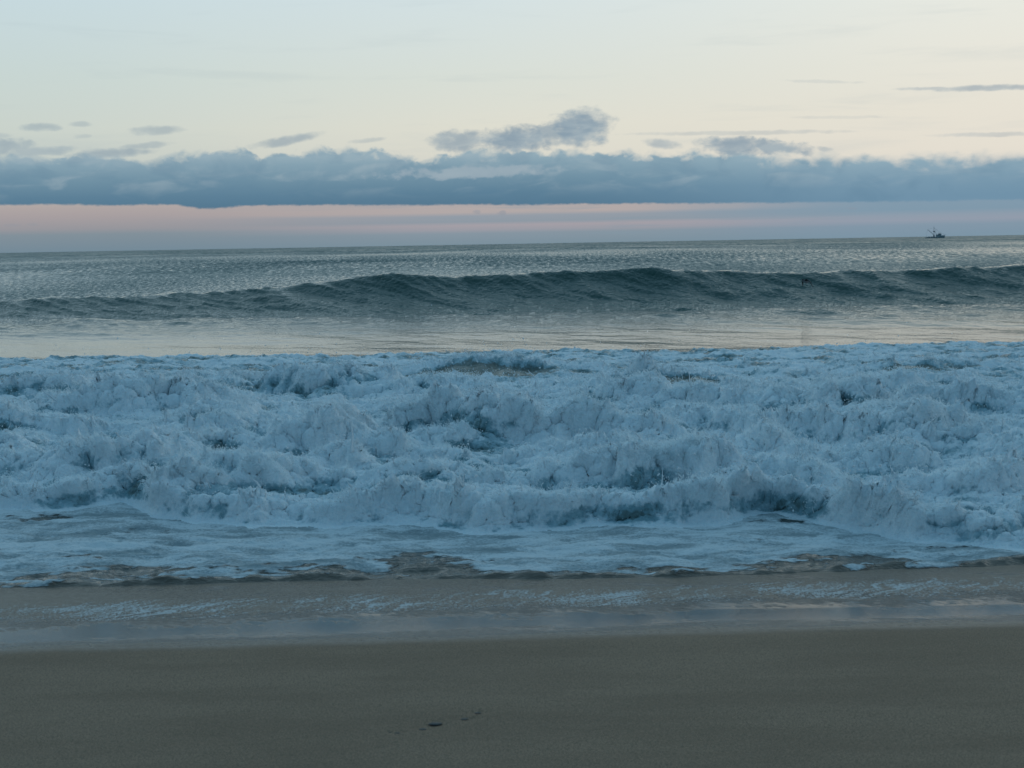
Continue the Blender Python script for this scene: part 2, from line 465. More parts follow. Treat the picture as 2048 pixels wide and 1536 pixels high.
    z += face * (.060 * ridge(fu * .11, fv * .9, 125, 3, .5) + .036 * ridge(fu * .35, fv * 2.3, 128, 4, .55) - .15)
    # far swell
    farw = sstep(70, 110, y)
    z += farw * (.16 * np.cos(y * .21 + 1.2 * gn(x * .015, y * .02, 130) * 3) + .12 * gn(x * .03, y * .09, 131) * 2)
    rid = y * 7.7
    choppy = .07 * gn(x * .9, rid, 140) * sstep(65, 100, y) * (1 - sstep(200, 400, y)) + .11 * gn(x * .35, rid, 141) * sstep(150, 300, y) * (1 - sstep(700, 1200, y)) \
        + .20 * gn(x * .12, rid, 142) * sstep(500, 1000, y) * (1 - sstep(2200, 4000, y)) + .3 * gn(x * .04, rid, 143) * sstep(2000, 4000, y)
    z += choppy
    z -= (x * x + y * y) / (2 * RE)
    return x + DX, y + DY, z, foam, murk, front


def grid_mesh(name, XS, YS, ZS, mat, attrs=None, keep=None):
    nr, nc = XS.shape
    co = np.stack([XS, YS, ZS], -1).reshape(-1, 3).astype(np.float32)
    i = np.arange(nr * nc).reshape(nr, nc)
    q = np.stack([i[:-1, :-1], i[:-1, 1:], i[1:, 1:], i[1:, :-1]], -1).reshape(-1, 4)
    if keep is not None:
        q = q[keep.reshape(-1)]
        used = np.zeros(nr * nc, bool); used[q.reshape(-1)] = True
        remap = np.cumsum(used) - 1
        q = remap[q]; co = co[used]
        attrs = {k: v.reshape(-1)[used] for k, v in (attrs or {}).items()}
    else:
        attrs = {k: v.reshape(-1) for k, v in (attrs or {}).items()}
    me = bpy.data.meshes.new(name)
    me.vertices.add(len(co)); me.vertices.foreach_set('co', co.ravel())
    me.loops.add(q.size); me.loops.foreach_set('vertex_index', q.ravel().astype(np.int32))
    me.polygons.add(len(q)); me.polygons.foreach_set('loop_start', np.arange(0, q.size, 4, dtype=np.int32))
    me.polygons.foreach_set('use_smooth', np.ones(len(q), bool))
    for k, v in attrs.items():
        a = me.attributes.new(k, 'FLOAT', 'POINT'); a.data.foreach_set('value', v.astype(np.float32))
    me.update(calc_edges=True)
    me.materials.append(mat)
    o = bpy.data.objects.new(name, me); COL.objects.link(o)
    return o


def tag(o, label=None, cat=None, group=None, kind=None):
    if label: o['label'] = label
    if cat: o['category'] = cat
    if group: o['group'] = group
    if kind: o['kind'] = kind
    return o


# ------------------------------------------------------------------ materials
def new_mat(name):
    m = bpy.data.materials.new(name); m.use_nodes = True
    S.nt = m.node_tree
    return m, S.nt.nodes['Principled BSDF']


def plain(name, col, rough=.6, metal=0.0, vary=.25):
    m, b = new_mat(name)
    tc = node('ShaderNodeTexCoord')
    n = noise(S(tc.outputs['Object']), 3.0, 4, .6)
    put(b.inputs['Base Color'], mix(smooth(n, .3, .7), tuple(v * (1 - vary) for v in col), tuple(min(1, v * (1 + vary)) for v in col)))
    b.inputs['Roughness'].default_value = rough; b.inputs['Metallic'].default_value = metal
    return m


def pos():
    g = node('ShaderNodeNewGeometry')
    return S(g.outputs['Position'])


def xyz(p):
    n = node('ShaderNodeSeparateXYZ'); put(n.inputs[0], p)
    return tuple(S(o) for o in n.outputs)


def attr(name):
    n = node('ShaderNodeAttribute', attribute_name=name); return S(n.outputs['Fac'])


def bump(h, strength=1.0, dist=.01, normal=None):
    n = node('ShaderNodeBump'); n.inputs['Strength'].default_value = strength
    put(n.inputs['Distance'], dist); put(n.inputs['Height'], h)
    if normal: put(n.inputs['Normal'], normal)
    return S(n.outputs[0])


def water_material():
    m, b = new_mat('sea_water')
    P = pos(); x, y, z = xyz(P)
    foam, murk = attr('foam'), attr('murk')
    flat = vec(x, y, 0.0)
    # lace and bubbles on the foam
    n1 = noise(vec(x, y * 1.8, z * 2), 3.2, 6, .62, .6)
    n2 = noise(vec(x, y * 1.5, z), 26, 3, .6)
    v1 = node('ShaderNodeTexVoronoi', feature='F1'); put(v1.inputs['Vector'], vec(x + n1 * .3, y * 1.4 + n1 * .3, z)); v1.inputs['Scale'].default_value = 7
    lace = S(v1.outputs['Distance'])
    thr = foam * 1.25 - .32 + (n1 - .5) * 1.1 + (lace - .45) * .35 + (n2 - .5) * .35
    mask = smooth(thr, .02, .42)
    body = mix(murk, (.012, .048, .055), (.105, .088, .066))
    body = mix(smooth(y, 36, 44) * 1.0, body, (.010, .062, .050))
    grain = noise(vec(x, y * 1.6, z), 34, 3, .7)
    dens = noise(vec(x * .8 + n1 * .25, y * 2.2, 2.0), 1.7, 6, .66, .4)
    white = mix(smooth(dens + (grain - .5) * .45, .36, .62), (.27, .34, .36), (.70, .77, .79))
    thin = smooth(mask, .1, .95)
    put(b.inputs['Base Color'], mix(thin, body, white))
    # ripple relief grows coarser with distance, as finer ripples stop being seen
    far = smooth(y, 60, 900)
    r1 = noise(vec(x, y, 0.0), 5.5, 3, .6, .4)
    r2 = noise(vec(x, y, 0.0), 1.1, 3, .55, .3)
    r0 = noise(vec(x * .5, y, 0.0), 14, 2, .6)
    rf = noise(vec((x * .82 - y * .57) * 1.3, (x * .57 + y * .82) * 6.5, 0.0), 1.0, 3, .6, .2)
    r3 = noise(vec(x * .6, y * .35, 0.0), .25, 3, .6)
    calmness = smooth(y, 42.0, 51.0) * .90 + .10
    onsea = smooth(y, 34, 38)
    h = (r1 * .055 * calmness + r0 * .0015 * (1 + calmness * 3) + rf * .016 * smooth(y, 47, 51) + r2 * .12 * smooth(y, 56, 80) + r3 * .5 * far) * onsea
    h = h + (1 - onsea) * (mask * .012 + n2 * .006 + noise(vec(x, y * 1.7, z), 7, 4, .65) * (mask * .030 + .014) + dens * .03)
    # open sea: slopes of the wavelets facing the shore, coarser with distance
    sa = noise(vec(x * 3.4, y * 1.9, 1.0), 1.0, 4, .68)
    sb = noise(vec(x * 1.6, y * .42, 2.0), 1.0, 4, .68)
    sc = noise(vec(x * .62, y * .065, 3.0), 1.0, 4, .68)
    sd = noise(vec(x * .2, y * .008, 4.0), 1.0, 4, .68)
    w1, w2, w3 = smooth(y, 100, 220), smooth(y, 350, 800), smooth(y, 1300, 3000)
    sl = sa * (1 - w1) + sb * w1 * (1 - w2) + sc * w2 * (1 - w3) + sd * w3
    patch = noise(vec(x * .02, y * .006, 5.0), 1.0, 3, .5)
    gx_ = noise(vec(x * 2.2, y * .6, 7.0), 1.0, 2, .6) - .5
    tilt = ((sl - .46) * 1.12 + .145 + (patch - .5) * .5).max(-.03)
    nrm = node('ShaderNodeVectorMath', operation='NORMALIZE'); put(nrm.inputs[0], vec(gx_ * .15, tilt * -1.0, 1.0))
    bn = bump(h, 1.0, 1.0)
    open_w = smooth(y, 58.5, 66)
    nm = node('ShaderNodeMix', data_type='VECTOR'); put(nm.inputs[0], open_w); put(nm.inputs[4], bn); put(nm.inputs[5], S(nrm.outputs[0]))
    put(b.inputs['Normal'], S(nm.outputs[1]))
    rr = .05 + .10 * smooth(y, 54, 90) + .14 * far
    put(b.inputs['Roughness'], rr * (1 - mask) + mask * .62)
    b.inputs['IOR'].default_value = 1.333
    return m


def foam_material():
    """churned white water: mostly air-filled foam, green-grey water and painted shade in the hollows"""
    m, b = new_mat('white_water')
    P = pos(); x, y, z = xyz(P)
    foam, murk = attr('foam'), attr('murk')
    n1 = noise(P, 3.2, 6, .62, .5)
    n2 = noise(P, 30, 3, .65)
    v1 = node('ShaderNodeTexVoronoi', feature='F1'); put(v1.inputs['Vector'], P); v1.inputs['Scale'].default_value = 16
    lace = S(v1.outputs['Distance'])
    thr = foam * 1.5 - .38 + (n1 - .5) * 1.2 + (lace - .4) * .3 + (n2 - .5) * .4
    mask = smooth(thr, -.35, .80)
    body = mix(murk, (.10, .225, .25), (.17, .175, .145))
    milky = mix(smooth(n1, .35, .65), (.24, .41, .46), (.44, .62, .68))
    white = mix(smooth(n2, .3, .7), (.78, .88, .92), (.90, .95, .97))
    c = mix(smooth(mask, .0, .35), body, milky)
    c = mix(smooth(mask, .40, .92), c, white)  # white crests over teal faces: water colour plus painted light and shade
    put(b.inputs['Base Color'], c)
    put(b.inputs['Roughness'], .16 + mask * .45)
    b.inputs['IOR'].default_value = 1.333
    b.inputs['Subsurface Weight'].default_value = .12
    b.inputs['Subsurface Radius'].default_value = (.5, .9, 1.0)
    b.inputs['Subsurface Scale'].default_value = .015
    put(b.inputs['Normal'], bump((n2 * .014 + noise(P, 12, 4, .65) * .035 + mask * .01) * smooth(murk, .95, .5), 1.0, 1.0))
    return m


def sand_material():
    m, b = new_mat('beach_sand')
    P = pos(); x, y, z = xyz(P)
    big = noise(vec(x * .5, y * 1.4, 0.0), 1.2, 4, .55)
    edge = 9.04 + x * .055 + (noise(vec(x, 0.0, 0.0), .8, 5, .6) - .5) * .25
    fr_ = noise(vec(x + y * .5, y * .6, 0.0), 15, 4, .7)
    d = y - edge + (noise(P, 6, 3, .6) - .5) * .05
    wet = smooth(d, -.03, .22)
    film0 = smooth(d + (fr_ - .5) * .5 + (noise(vec(x * .8, y * 3, 0.0), 1.5, 4, .6) - .5) * .7, .12, .62)
    streak = noise(vec(x * .9 + y * .8, y * 1.2 - x * .35, 0.0), 1.6, 4, .55, .3)
    film1 = smooth(d + (streak - .5) * 1.3 + (fr_ - .5) * 1.8, 1.95, 1.15)           # smooth film gives way to grainy sand seaward
    patch = smooth(streak, .58, .70) * .7
    film = film0 * film1.max(patch)
    g1 = noise(P, 120, 2, .75); g2 = noise(P, 60, 3, .65); g3 = noise(vec(x, y * .45, 0.0), 22, 3, .7)
    dry = mix(smooth(big, .35, .65), (.32, .208, .138), (.40, .265, .178))
    dry = mix(smooth(g1, .40, .60) * .9, dry, (.16, .12, .08))
    dry = mix(smooth(g2, .58, .74) * .5, dry, (.42, .33, .24))
    wetc = mix(smooth(g3, .35, .65), (.14, .098, .066), (.215, .155, .108))
    # coarse dark shell grit washed in patches near the water
    grit_zone = smooth(d, .9, 2.0) * smooth(noise(vec(x * .5 + y, y * 1.2 - x * .2, 4.0), .9, 4, .6), .42, .62)
    vg = node('ShaderNodeTexVoronoi', feature='F1'); put(vg.inputs['Vector'], vec(x, y * .7, 0.0)); vg.inputs['Scale'].default_value = 42
    gd = S(vg.outputs['Distance'])
    grit = smooth(gd, .38, .22) * (grit_zone * .95 + .15 * smooth(d, .7, 1.2))
    wetc = mix(grit * .85, wetc, (.035, .03, .027))
    c = mix(wet, dry, wetc)
    c = mix(film * .75, c, (.05, .045, .04))
    # foam flecks left in slanting trails by the last wave
    tl = (x * .05 + 1.18)
    band = smooth((d - 1.95 - (noise(vec(x, 0.0, 9.0), .6, 3, .5) - .5) * .6).abs(), .62, .05)
    u = x * .80 - y * .55
    trail = noise(vec(u * 1.0 + noise(P, 2, 2, .5) * .5, (x * .4 + y * .9) * .16, 2.0), 13.0, 4, .65)
    fleck = noise(vec(x, y * .6, 3.0), 40, 3, .75)
    cl = noise(vec(x, y * .5, 7.0), 1.4, 3, .55)
    fl = smooth(trail + (fleck - .5) * 1.3 + (cl - .5) * .5 + (band - 1) * .12, .50, .58) * smooth(band, .0, .3)
    thin = smooth(noise(vec(x * .6 + y * 1.6, y * .5, 5.0), 4.5, 5, .7), .64, .70) * smooth(d, 1.2, 1.9) * .6
    fl = fl.max(thin * .5)
    c = mix(fl * .85, c, (.66, .70, .71))
    put(b.inputs['Base Color'], c)
    put(b.inputs['Roughness'], (1 - wet) * .62 + wet * ((1 - film) * .36 + film * .015) + fl * .3)
    put(b.inputs['Specular IOR Level'], (1 - wet) * .12 + wet * .5)
    b.inputs['IOR'].default_value = 1.36
    gh = (g1 * .004 + g2 * .004 + g3 * .006 - gd * .006 * grit_zone * 2.0) * (1 - film * .93)
    hh = gh + noise(vec(x * .7, y * 1.6, 0.0), 2.2, 3, .5) * .014 * (1 - film * .96) + fl * .004
    put(b.inputs['Normal'], bump(hh, 1.0, 1.0))
    return m


M_WATER, M_FOAM, M_SAND = water_material(), foam_material(), sand_material()

# ------------------------------------------------------------------ sand
ys = np.concatenate([np.linspace(-25, 5, 60, endpoint=False), np.linspace(5, 13.5, 420, endpoint=False), np.linspace(13.5, 60, 40)])
us = np.linspace(-1, 1, 420)
YY, UU = np.meshgrid(ys, us, indexing='ij')
XX = UU * np.maximum(9.5, (YY + 6) * .42 * 1.6)
ZZ = ground_z(XX, YY) + .003 * fbm(XX * 3, YY * 4, 9, 4) * (YY < 8.8)
MARKS = [(-.63, 6.75, .012, .35), (-.58, 6.74, .018, .25), (-.46, 6.82, .04, .2), (-.41, 6.90, .042, 1.0), (-.27, 6.99, .03, .25), (-.21, 7.11, .035, .2)]
for sx_, sy_, sr, sd in MARKS:
    ZZ -= .012 * np.exp(-((XX - sx_) / (sr * 1.6)) ** 2 - ((YY - sy_) / (sr * 1.2)) ** 2)
sand = tag(grid_mesh('sand', XX, YY, ZZ, M_SAND), kind='structure')

# ------------------------------------------------------------------ water, near part
def rows(a, b, f):
    out = [a]
    while out[-1] < b: out.append(out[-1] + f(out[-1]))
    return np.array(out)


ry = rows(11.6, 61.0, lambda v: .0021 * v if v < 25 else (.0027 * v if v < 37 else .0026 * v))
NC = 1150
ru = np.linspace(-1, 1, NC)
YY, UU = np.meshgrid(ry, ru, indexing='ij')
XX = UU * (YY + 6) * .42
wx, wy, wz, wfoam, wmurk, fr_line = sea_surface(XX, YY)
bk_line = interp(XX, BACK); wash_l = interp(XX, WASH)
wz = np.where(YY < wash_l - .35, ground_z(XX, YY) - .05, wz)
def faces(mask): return mask[:-1, :-1]
bk_line = bk_line + .7 * fbm(XX * .35, XX * 0, 47, 4, .55)
f_foam = faces((YY >= fr_line - .1) & (YY < bk_line))
f_wash = faces(YY < fr_line - .1)
f_sea = faces(YY >= bk_line)
# second pass: push the broken water out along its own normals so steep faces billow as well
r0_, r1_ = np.searchsorted(ry, 12.8), np.searchsorted(ry, 30.0)
sx, sy, sz = (a[r0_:r1_].copy() for a in (wx, wy, wz))
ux, uy, uz = (np.gradient(a, axis=1) for a in (sx, sy, sz))
vx, vy, vz = (np.gradient(a, axis=0) for a in (sx, sy, sz))
nx, ny, nz = uy * vz - uz * vy, uz * vx - ux * vz, ux * vy - uy * vx
ln = np.sqrt(nx * nx + ny * ny + nz * nz) + 1e-9
nx, ny, nz = nx / ln, ny / ln, nz / ln
g_ = .05 * gn(sx * 9, sy * 9 + sz * 5, 150)
amp_ = sstep(-.02, .35, YY[r0_:r1_] - fr_line[r0_:r1_]) * (1 - .75 * sstep(24, 29, YY[r0_:r1_]))
p_a = puffs3((sx + g_) * 5.2, sy * 5.2, (sz + g_) * 5.2, 151); p_b = puffs3((sx + g_) * 12.5, sy * 12.5, sz * 12.5, 152)
p_c = puffs3(sx * 26, sy * 26, sz * 26, 153)
dd = amp_ * (.080 * (p_a - .6) + .046 * (p_b - .6) + .026 * (p_c - .6) + .02 * gn(sx * 22, sy * 22 + sz * 31, 154))
bare_ = np.clip(wmurk[r0_:r1_] - .4, 0, .5) * 2
dd *= 1 - bare_
wx[r0_:r1_] += nx * dd; wy[r0_:r1_] += ny * dd; wz[r0_:r1_] += nz * dd
# torn, spiky tops: where the water stands above its surroundings
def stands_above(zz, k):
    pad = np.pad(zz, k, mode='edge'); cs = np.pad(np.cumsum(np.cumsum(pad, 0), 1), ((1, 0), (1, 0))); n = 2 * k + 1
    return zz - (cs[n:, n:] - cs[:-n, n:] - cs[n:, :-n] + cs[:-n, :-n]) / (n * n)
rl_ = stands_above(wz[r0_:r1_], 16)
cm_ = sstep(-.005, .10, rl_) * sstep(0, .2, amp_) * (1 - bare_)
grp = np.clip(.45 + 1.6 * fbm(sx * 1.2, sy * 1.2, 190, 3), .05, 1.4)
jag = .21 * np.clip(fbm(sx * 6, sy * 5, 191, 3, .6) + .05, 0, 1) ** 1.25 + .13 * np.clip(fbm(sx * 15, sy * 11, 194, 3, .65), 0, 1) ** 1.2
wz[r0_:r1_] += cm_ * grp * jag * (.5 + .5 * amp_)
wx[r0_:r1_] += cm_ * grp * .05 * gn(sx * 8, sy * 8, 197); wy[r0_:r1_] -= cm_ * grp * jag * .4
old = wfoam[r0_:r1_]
new = np.clip(.40 + .40 * (old - .5) + .62 * cm_ * (.5 + .5 * np.clip(grp, 0, 1)) + (p_a - .62) * .20 + (p_b - .6) * .15 + .55 * fbm(sx * 1.1, sy * 1.1 + sz * 1.5, 200, 3), .20, 1) * (1 - bare_) + old * bare_  # whitens the crests, leaves faces teal, as painted light and shade
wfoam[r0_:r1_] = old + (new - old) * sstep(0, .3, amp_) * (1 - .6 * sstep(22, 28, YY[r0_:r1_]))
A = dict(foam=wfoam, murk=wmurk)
_gx1, _gy1, _gz1 = (np.gradient(a, axis=1) for a in (wx, wy, wz)); _gx0, _gy0, _gz0 = (np.gradient(a, axis=0) for a in (wx, wy, wz))
nx_full, ny_full, nz_full = _gy1 * _gz0 - _gz1 * _gy0, _gz1 * _gx0 - _gx1 * _gz0, _gx1 * _gy0 - _gy1 * _gx0
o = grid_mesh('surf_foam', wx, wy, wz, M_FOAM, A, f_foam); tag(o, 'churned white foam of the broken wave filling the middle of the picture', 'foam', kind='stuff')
o = grid_mesh('shallow_water', wx, wy, wz, M_WATER, A, f_wash); tag(o, kind='structure')
o = grid_mesh('sea', wx, wy, wz, M_WATER, A, f_sea); tag(o, kind='structure')
NEAR = (wx, wy, wz, wfoam * (YY > fr_line - .1) * (wmurk < .75))

# ------------------------------------------------------------------ water, far part
ry2 = [float(ry[-1])]
while ry2[-1] < 9500: ry2.append(ry2[-1] * (1 + min(.0042 + .000012 * (ry2[-1] - 60), .05)))
ry2 = np.array(ry2)
ru2 = np.linspace(-1, 1, 760)
YY, UU = np.meshgrid(ry2, ru2, indexing='ij')
XX = UU * (YY + 6) * .42
cell = np.maximum(np.gradient(ry2)[:, None] * np.ones_like(XX), (YY + 6) * .84 / 760) * .8
fx, fy, fz, ffm, fmk, _ = sea_surface(XX, YY, cell)
o = grid_mesh('sea', fx, fy, fz, M_WATER, dict(foam=ffm * 0, murk=fmk * 0)); tag(o, kind='structure')
print('rows', len(ry), len(ry2), 'sand', 520)


# ------------------------------------------------------------------ spray: strands and droplets thrown off the lumps
def spray():
    X, Y, Zs, F = NEAR
    # how far each point stands above its surroundings
    zz = Zs
    k = 9
    pad = np.pad(zz, k, mode='edge')
    cs = np.cumsum(np.cumsum(pad, 0), 1)
    cs = np.pad(cs, ((1, 0), (1, 0)))
    n = 2 * k + 1
    mean = (cs[n:, n:] - cs[:-n, n:] - cs[n:, :-n] + cs[:-n, :-n]) / (n * n)
    rel = zz - mean
    ok = (F > .35) & (Y > 13) & (Y < 31) & (rel > .012)
    idx = np.flatnonzero(ok.ravel())
    w = np.clip(rel.ravel()[idx], 0, .12) ** 1.5 * (ry_gap.ravel()[idx])
    w /= w.sum()
    r = np.random.default_rng(11)
    P = np.stack([X.ravel(), Y.ravel(), Zs.ravel()], -1)
    # strands
    NS = 16000
    pick = idx[r.choice(len(idx), NS, p=w)]
    base = P[pick]
    verts, fcs = [], []
    L = np.abs(r.normal(0, .045, NS)) + .02
    big = r.random(NS) < .02
    L[big] *= 2.6
    rad = .003 + L * .05
    d = np.stack([r.normal(0, .9, NS), r.normal(-.35, .6, NS), np.abs(r.normal(1, .35, NS)) + .15], -1)
    d /= np.linalg.norm(d, axis=1)[:, None]
    bend = r.normal(0, .45, (NS, 3)); bend[:, 2] -= .35
    # crowns of spray on the highest heaps
    cr = [(m[0], m[1], m[3]) for m in MOUNDS]
    for q in r.choice(len(idx), 70, p=w): cr.append((P[idx[q]][0], P[idx[q]][1], .3))
    cr = np.array(cr); j = r.integers(0, len(cr), 1500)
    cxy = cr[j, :2] + r.normal(0, .22, (1500, 2)) * cr[j, 2:3]
    row = np.clip(np.searchsorted(ry, cxy[:, 1]), 1, len(ry) - 2)
    colm = np.clip(((cxy[:, 0] / ((ry[row] + 6) * .42) + 1) / 2 * (NC - 1)).astype(int), 0, NC - 1)
    base[:1500] = np.stack([X[row, colm], Y[row, colm], Zs[row, colm]], -1)
    L[:1500] = np.abs(r.normal(.05, .06, 1500)) + .02; rad[:1500] = .003 + L[:1500] * .04
    away = base[:1500, :2] - cr[j, :2]
    d[:1500, :2] = away * 2.2 + r.normal(0, .25, (1500, 2)); d[:1500, 2] = 1
    d[:1500] /= np.linalg.norm(d[:1500], axis=1)[:, None]
    segs = 4
    ang = np.array([0, 2.094, 4.189])
    V = np.zeros((NS, segs * 3 + 1, 3))
    for s in range(segs):
        t = s / segs
        c = base - np.array([0, 0, .01]) + d * (L * t * 1.0)[:, None] + bend * (L * t * t * .6)[:, None]
        c = c + r.normal(0, .05, (NS, 3)) * (L * t)[:, None]
        rr = rad * (1.3 - t * .9) * r.uniform(.7, 1.3, NS)
        for a in range(3):
            V[:, s * 3 + a] = c + np.stack([np.cos(ang[a]) * rr, np.sin(ang[a]) * rr * .8, np.sin(ang[a] + 1) * rr * .5], -1)
    V[:, -1] = base + d * L[:, None] + bend * (L * .6)[:, None]
    tri = []
    for s in range(segs - 1):
        for a in range(3):
            b2 = (a + 1) % 3
            tri += [(s * 3 + a, s * 3 + b2, s * 3 + 3 + b2), (s * 3 + a, s * 3 + 3 + b2, s * 3 + 3 + a)]
    for a in range(3): tri.append(((segs - 1) * 3 + a, (segs - 1) * 3 + (a + 1) % 3, segs * 3))
    T = np.array(tri)
    Fs = (T[None] + (np.arange(NS) * V.shape[1])[:, None, None]).reshape(-1, 3)
    # droplets: little octahedra, flung in bursts
    ND = 50000
    nb = 1500
    seeds = idx[r.choice(len(idx), nb, p=w)]
    which = r.integers(0, nb, ND)
    sc = r.gamma(1.5, .06, nb)[which]
    off = r.normal(0, 1, (ND, 3)) * sc[:, None]; off[:, 2] = np.abs(off[:, 2]) * 1.1
    off[:, 1] *= .7
    c = P[seeds[which]] + off
    lone = r.random(ND) < .35
    pl = idx[r.choice(len(idx), ND, p=w)]
    tips = base[:1500] + d[:1500] * L[:1500, None] * r.uniform(.8, 1.7, (1500, 1))
    c[:6000] = np.repeat(tips, 4, 0) + r.normal(0, .03, (6000, 3))
    lone[:6000] = False
    c[lone] = P[pl][lone] + np.stack([r.normal(0, .04, ND), r.normal(0, .04, ND), np.abs(r.normal(0, .05, ND))], -1)[lone]
    rd = np.clip(r.lognormal(-5.25, .5, ND), .0025, .014)
    O = np.array([(1, 0, 0), (-1, 0, 0), (0, 1, 0), (0, -1, 0), (0, 0, 1), (0, 0, -1)], float)
    VD = c[:, None] + O[None] * (rd[:, None] * r.uniform(.7, 1.4, (ND, 3)))[:, None, :]
    TO = np.array([(0, 2, 4), (2, 1, 4), (1, 3, 4), (3, 0, 4), (2, 0, 5), (1, 2, 5), (3, 1, 5), (0, 3, 5)])
    FD = (TO[None] + (np.arange(ND) * 6)[:, None, None]).reshape(-1, 3)
    for nm, VV, FF in (('foam_strands', V.reshape(-1, 3), Fs), ('spray_droplets', VD.reshape(-1, 3), FD)):
        me = bpy.data.meshes.new(nm)
        me.vertices.add(len(VV)); me.vertices.foreach_set('co', VV.astype(np.float32).ravel())
        me.loops.add(FF.size); me.loops.foreach_set('vertex_index', FF.astype(np.int32).ravel())
        me.polygons.add(len(FF)); me.polygons.foreach_set('loop_start', np.arange(0, FF.size, 3, dtype=np.int32))
        me.polygons.foreach_set('use_smooth', np.ones(len(FF), bool))
        me.update(calc_edges=True); me.materials.append(M_SPRAY)
        ob = bpy.data.objects.new(nm, me); COL.objects.link(ob)
        tag(ob, 'torn strands of white foam standing up off the surf' if nm[0] == 'f' else 'white spray droplets flung above the churning surf',
            'foam' if nm[0] == 'f' else 'spray', kind='stuff')


def fuzz():
    """very many short wisps of torn foam, thickest along the crests"""
    X, Y, Zs, F = NEAR
    k = 14
    pad = np.pad(Zs, k, mode='edge'); cs = np.pad(np.cumsum(np.cumsum(pad, 0), 1), ((1, 0), (1, 0))); n = 2 * k + 1
    rel = Zs - (cs[n:, n:] - cs[:-n, n:] - cs[n:, :-n] + cs[:-n, :-n]) / (n * n)
    ok = (F > .25) & (Y > 13) & (Y < 30)
    idx = np.flatnonzero(ok.ravel())
    # share by true surface area
    ar = np.sqrt(nx_full ** 2 + ny_full ** 2 + nz_full ** 2).ravel()[idx]
    xs, ys_, zs_ = X.ravel()[idx], Y.ravel()[idx], Zs.ravel()[idx]
    rl = rel.ravel()[idx]
    gp = np.clip(.5 + 1.5 * fbm(xs * 1.3, ys_ * 1.3, 170, 3), .05, 1.4)
    w = ar * (.30 + 3.4 * sstep(-.01, .10, rl)) * (rl > -.08) * gp * (1 - .5 * sstep(20, 29, ys_)) * F.ravel()[idx]
    w /= w.sum()
    r = np.random.default_rng(21)
    N = 330000
    sel = r.choice(len(idx), N, p=w)
    P0 = np.stack([xs, ys_, zs_], -1)[sel] + r.normal(0, .010, (N, 3))
    hop = (r.random(N) < .30) * r.gamma(1.3, .022, N)
    nr = np.stack([nx_full.ravel()[idx], ny_full.ravel()[idx], nz_full.ravel()[idx]], -1)[sel]
    nr /= np.linalg.norm(nr, axis=1)[:, None] + 1e-9
    cr_ = sstep(.0, .12, rl[sel]); g2 = gp[sel]
    P0 += nr * (hop * (.3 + cr_ * g2))[:, None]
    L = (.004 + np.abs(r.normal(0, .007, N)) + (r.random(N) < .22) * cr_ * g2 * r.gamma(1.5, .028, N)).clip(.004, .2)
    fx_ = fbm(P0[:, 0] * 5, P0[:, 1] * 5 + P0[:, 2] * 7, 180, 3); fy_ = fbm(P0[:, 0] * 5 + 40, P0[:, 1] * 5, 183, 3)
    d = nr * .9 + np.stack([fx_ * 2.0, fy_ * 1.3 - .15, .55 + .0 * fx_], -1) + r.normal(0, .42, (N, 3))
    L *= .25 + .75 * sstep(.3, .8, F.ravel()[idx][sel])
    d /= np.linalg.norm(d, axis=1)[:, None]
    bend = np.stack([fy_ * 1.2, -.2 + fx_ * .6, -.35 + 0 * fx_], -1) + r.normal(0, .35, (N, 3))
    K = 6
    ns = 2600
    cr2 = np.flatnonzero((rl > .05) & (ys_ < 27))
    spots = np.concatenate([np.array([(m[0], m[1], .5 + m[2] * 1.5) for m in MOUNDS]), np.stack([xs[(q_ := r.choice(cr2, 80))], ys_[q_], r.uniform(.35, 1.0, 80)], -1)])
    jj = r.integers(0, len(spots), ns)
    sxy = spots[jj, :2] + r.normal(0, .16, (ns, 2)) * np.array([1.3, .8])
    row = np.clip(np.searchsorted(ry, sxy[:, 1]), 1, len(ry) - 2)
    colm = np.clip(((sxy[:, 0] / ((ry[row] + 6) * .42) + 1) / 2 * (NC - 1)).astype(int), 0, NC - 1)
    P0[:ns] = np.stack([X[row, colm], Y[row, colm], Zs[row, colm] - .01], -1)
    L[:ns] = spots[jj, 2] * r.gamma(2.0, .034, ns) * (.15 + .85 * sstep(.35, .75, F[row, colm]))
    lean = r.normal(0, .5, (len(spots), 2))[jj]
    d[:ns] = np.stack([(sxy[:, 0] - spots[jj, 0]) * 2.0 + lean[:, 0] * .5, (sxy[:, 1] - spots[jj, 1]) * 1.5 + lean[:, 1] * .3 - .15, np.ones(ns)], -1) + r.normal(0, .18, (ns, 3))
    d[:ns] /= np.linalg.norm(d[:ns], axis=1)[:, None]
    bend[:ns] = r.normal(0, .55, (ns, 3)) + np.stack([lean[:, 0] * .8, lean[:, 1] * .3, -.3 + 0 * lean[:, 0]], -1)
    curl = r.normal(0, .10, (N, 3)); ph = r.uniform(0, 6.28, N)
    V = np.zeros((N, K, 3)); RR = np.zeros((N, K))
    r0 = r.uniform(.0022, .0052, N) * (1 - .45 * sstep(.015, .05, L)); r0[:ns] *= 1.25
    for q in range(K):
        t = q / (K - 1)
        V[:, q] = P0 + d * (L * t)[:, None] + bend * (L * t * t * .7)[:, None] + curl * (L * np.sin(ph + t * 6) * t)[:, None]
        RR[:, q] = r0 * (1 - .72 * t) * (1 + .5 * (r.random(N) < .15) * (q == K - 1) * 3)
    cv = bpy.data.hair_curves.new('foam_wisps')
    cv.add_curves([K] * N)
    cv.attributes['position'].data.foreach_set('vector', V.reshape(-1).astype(np.float32))
    a = cv.attributes.get('radius') or cv.attributes.new('radius', 'FLOAT', 'POINT')
    a.data.foreach_set('value', RR.reshape(-1).astype(np.float32))
    cv.materials.append(M_WISP)
    ob = bpy.data.objects.new('foam_wisps', cv); COL.objects.link(ob)
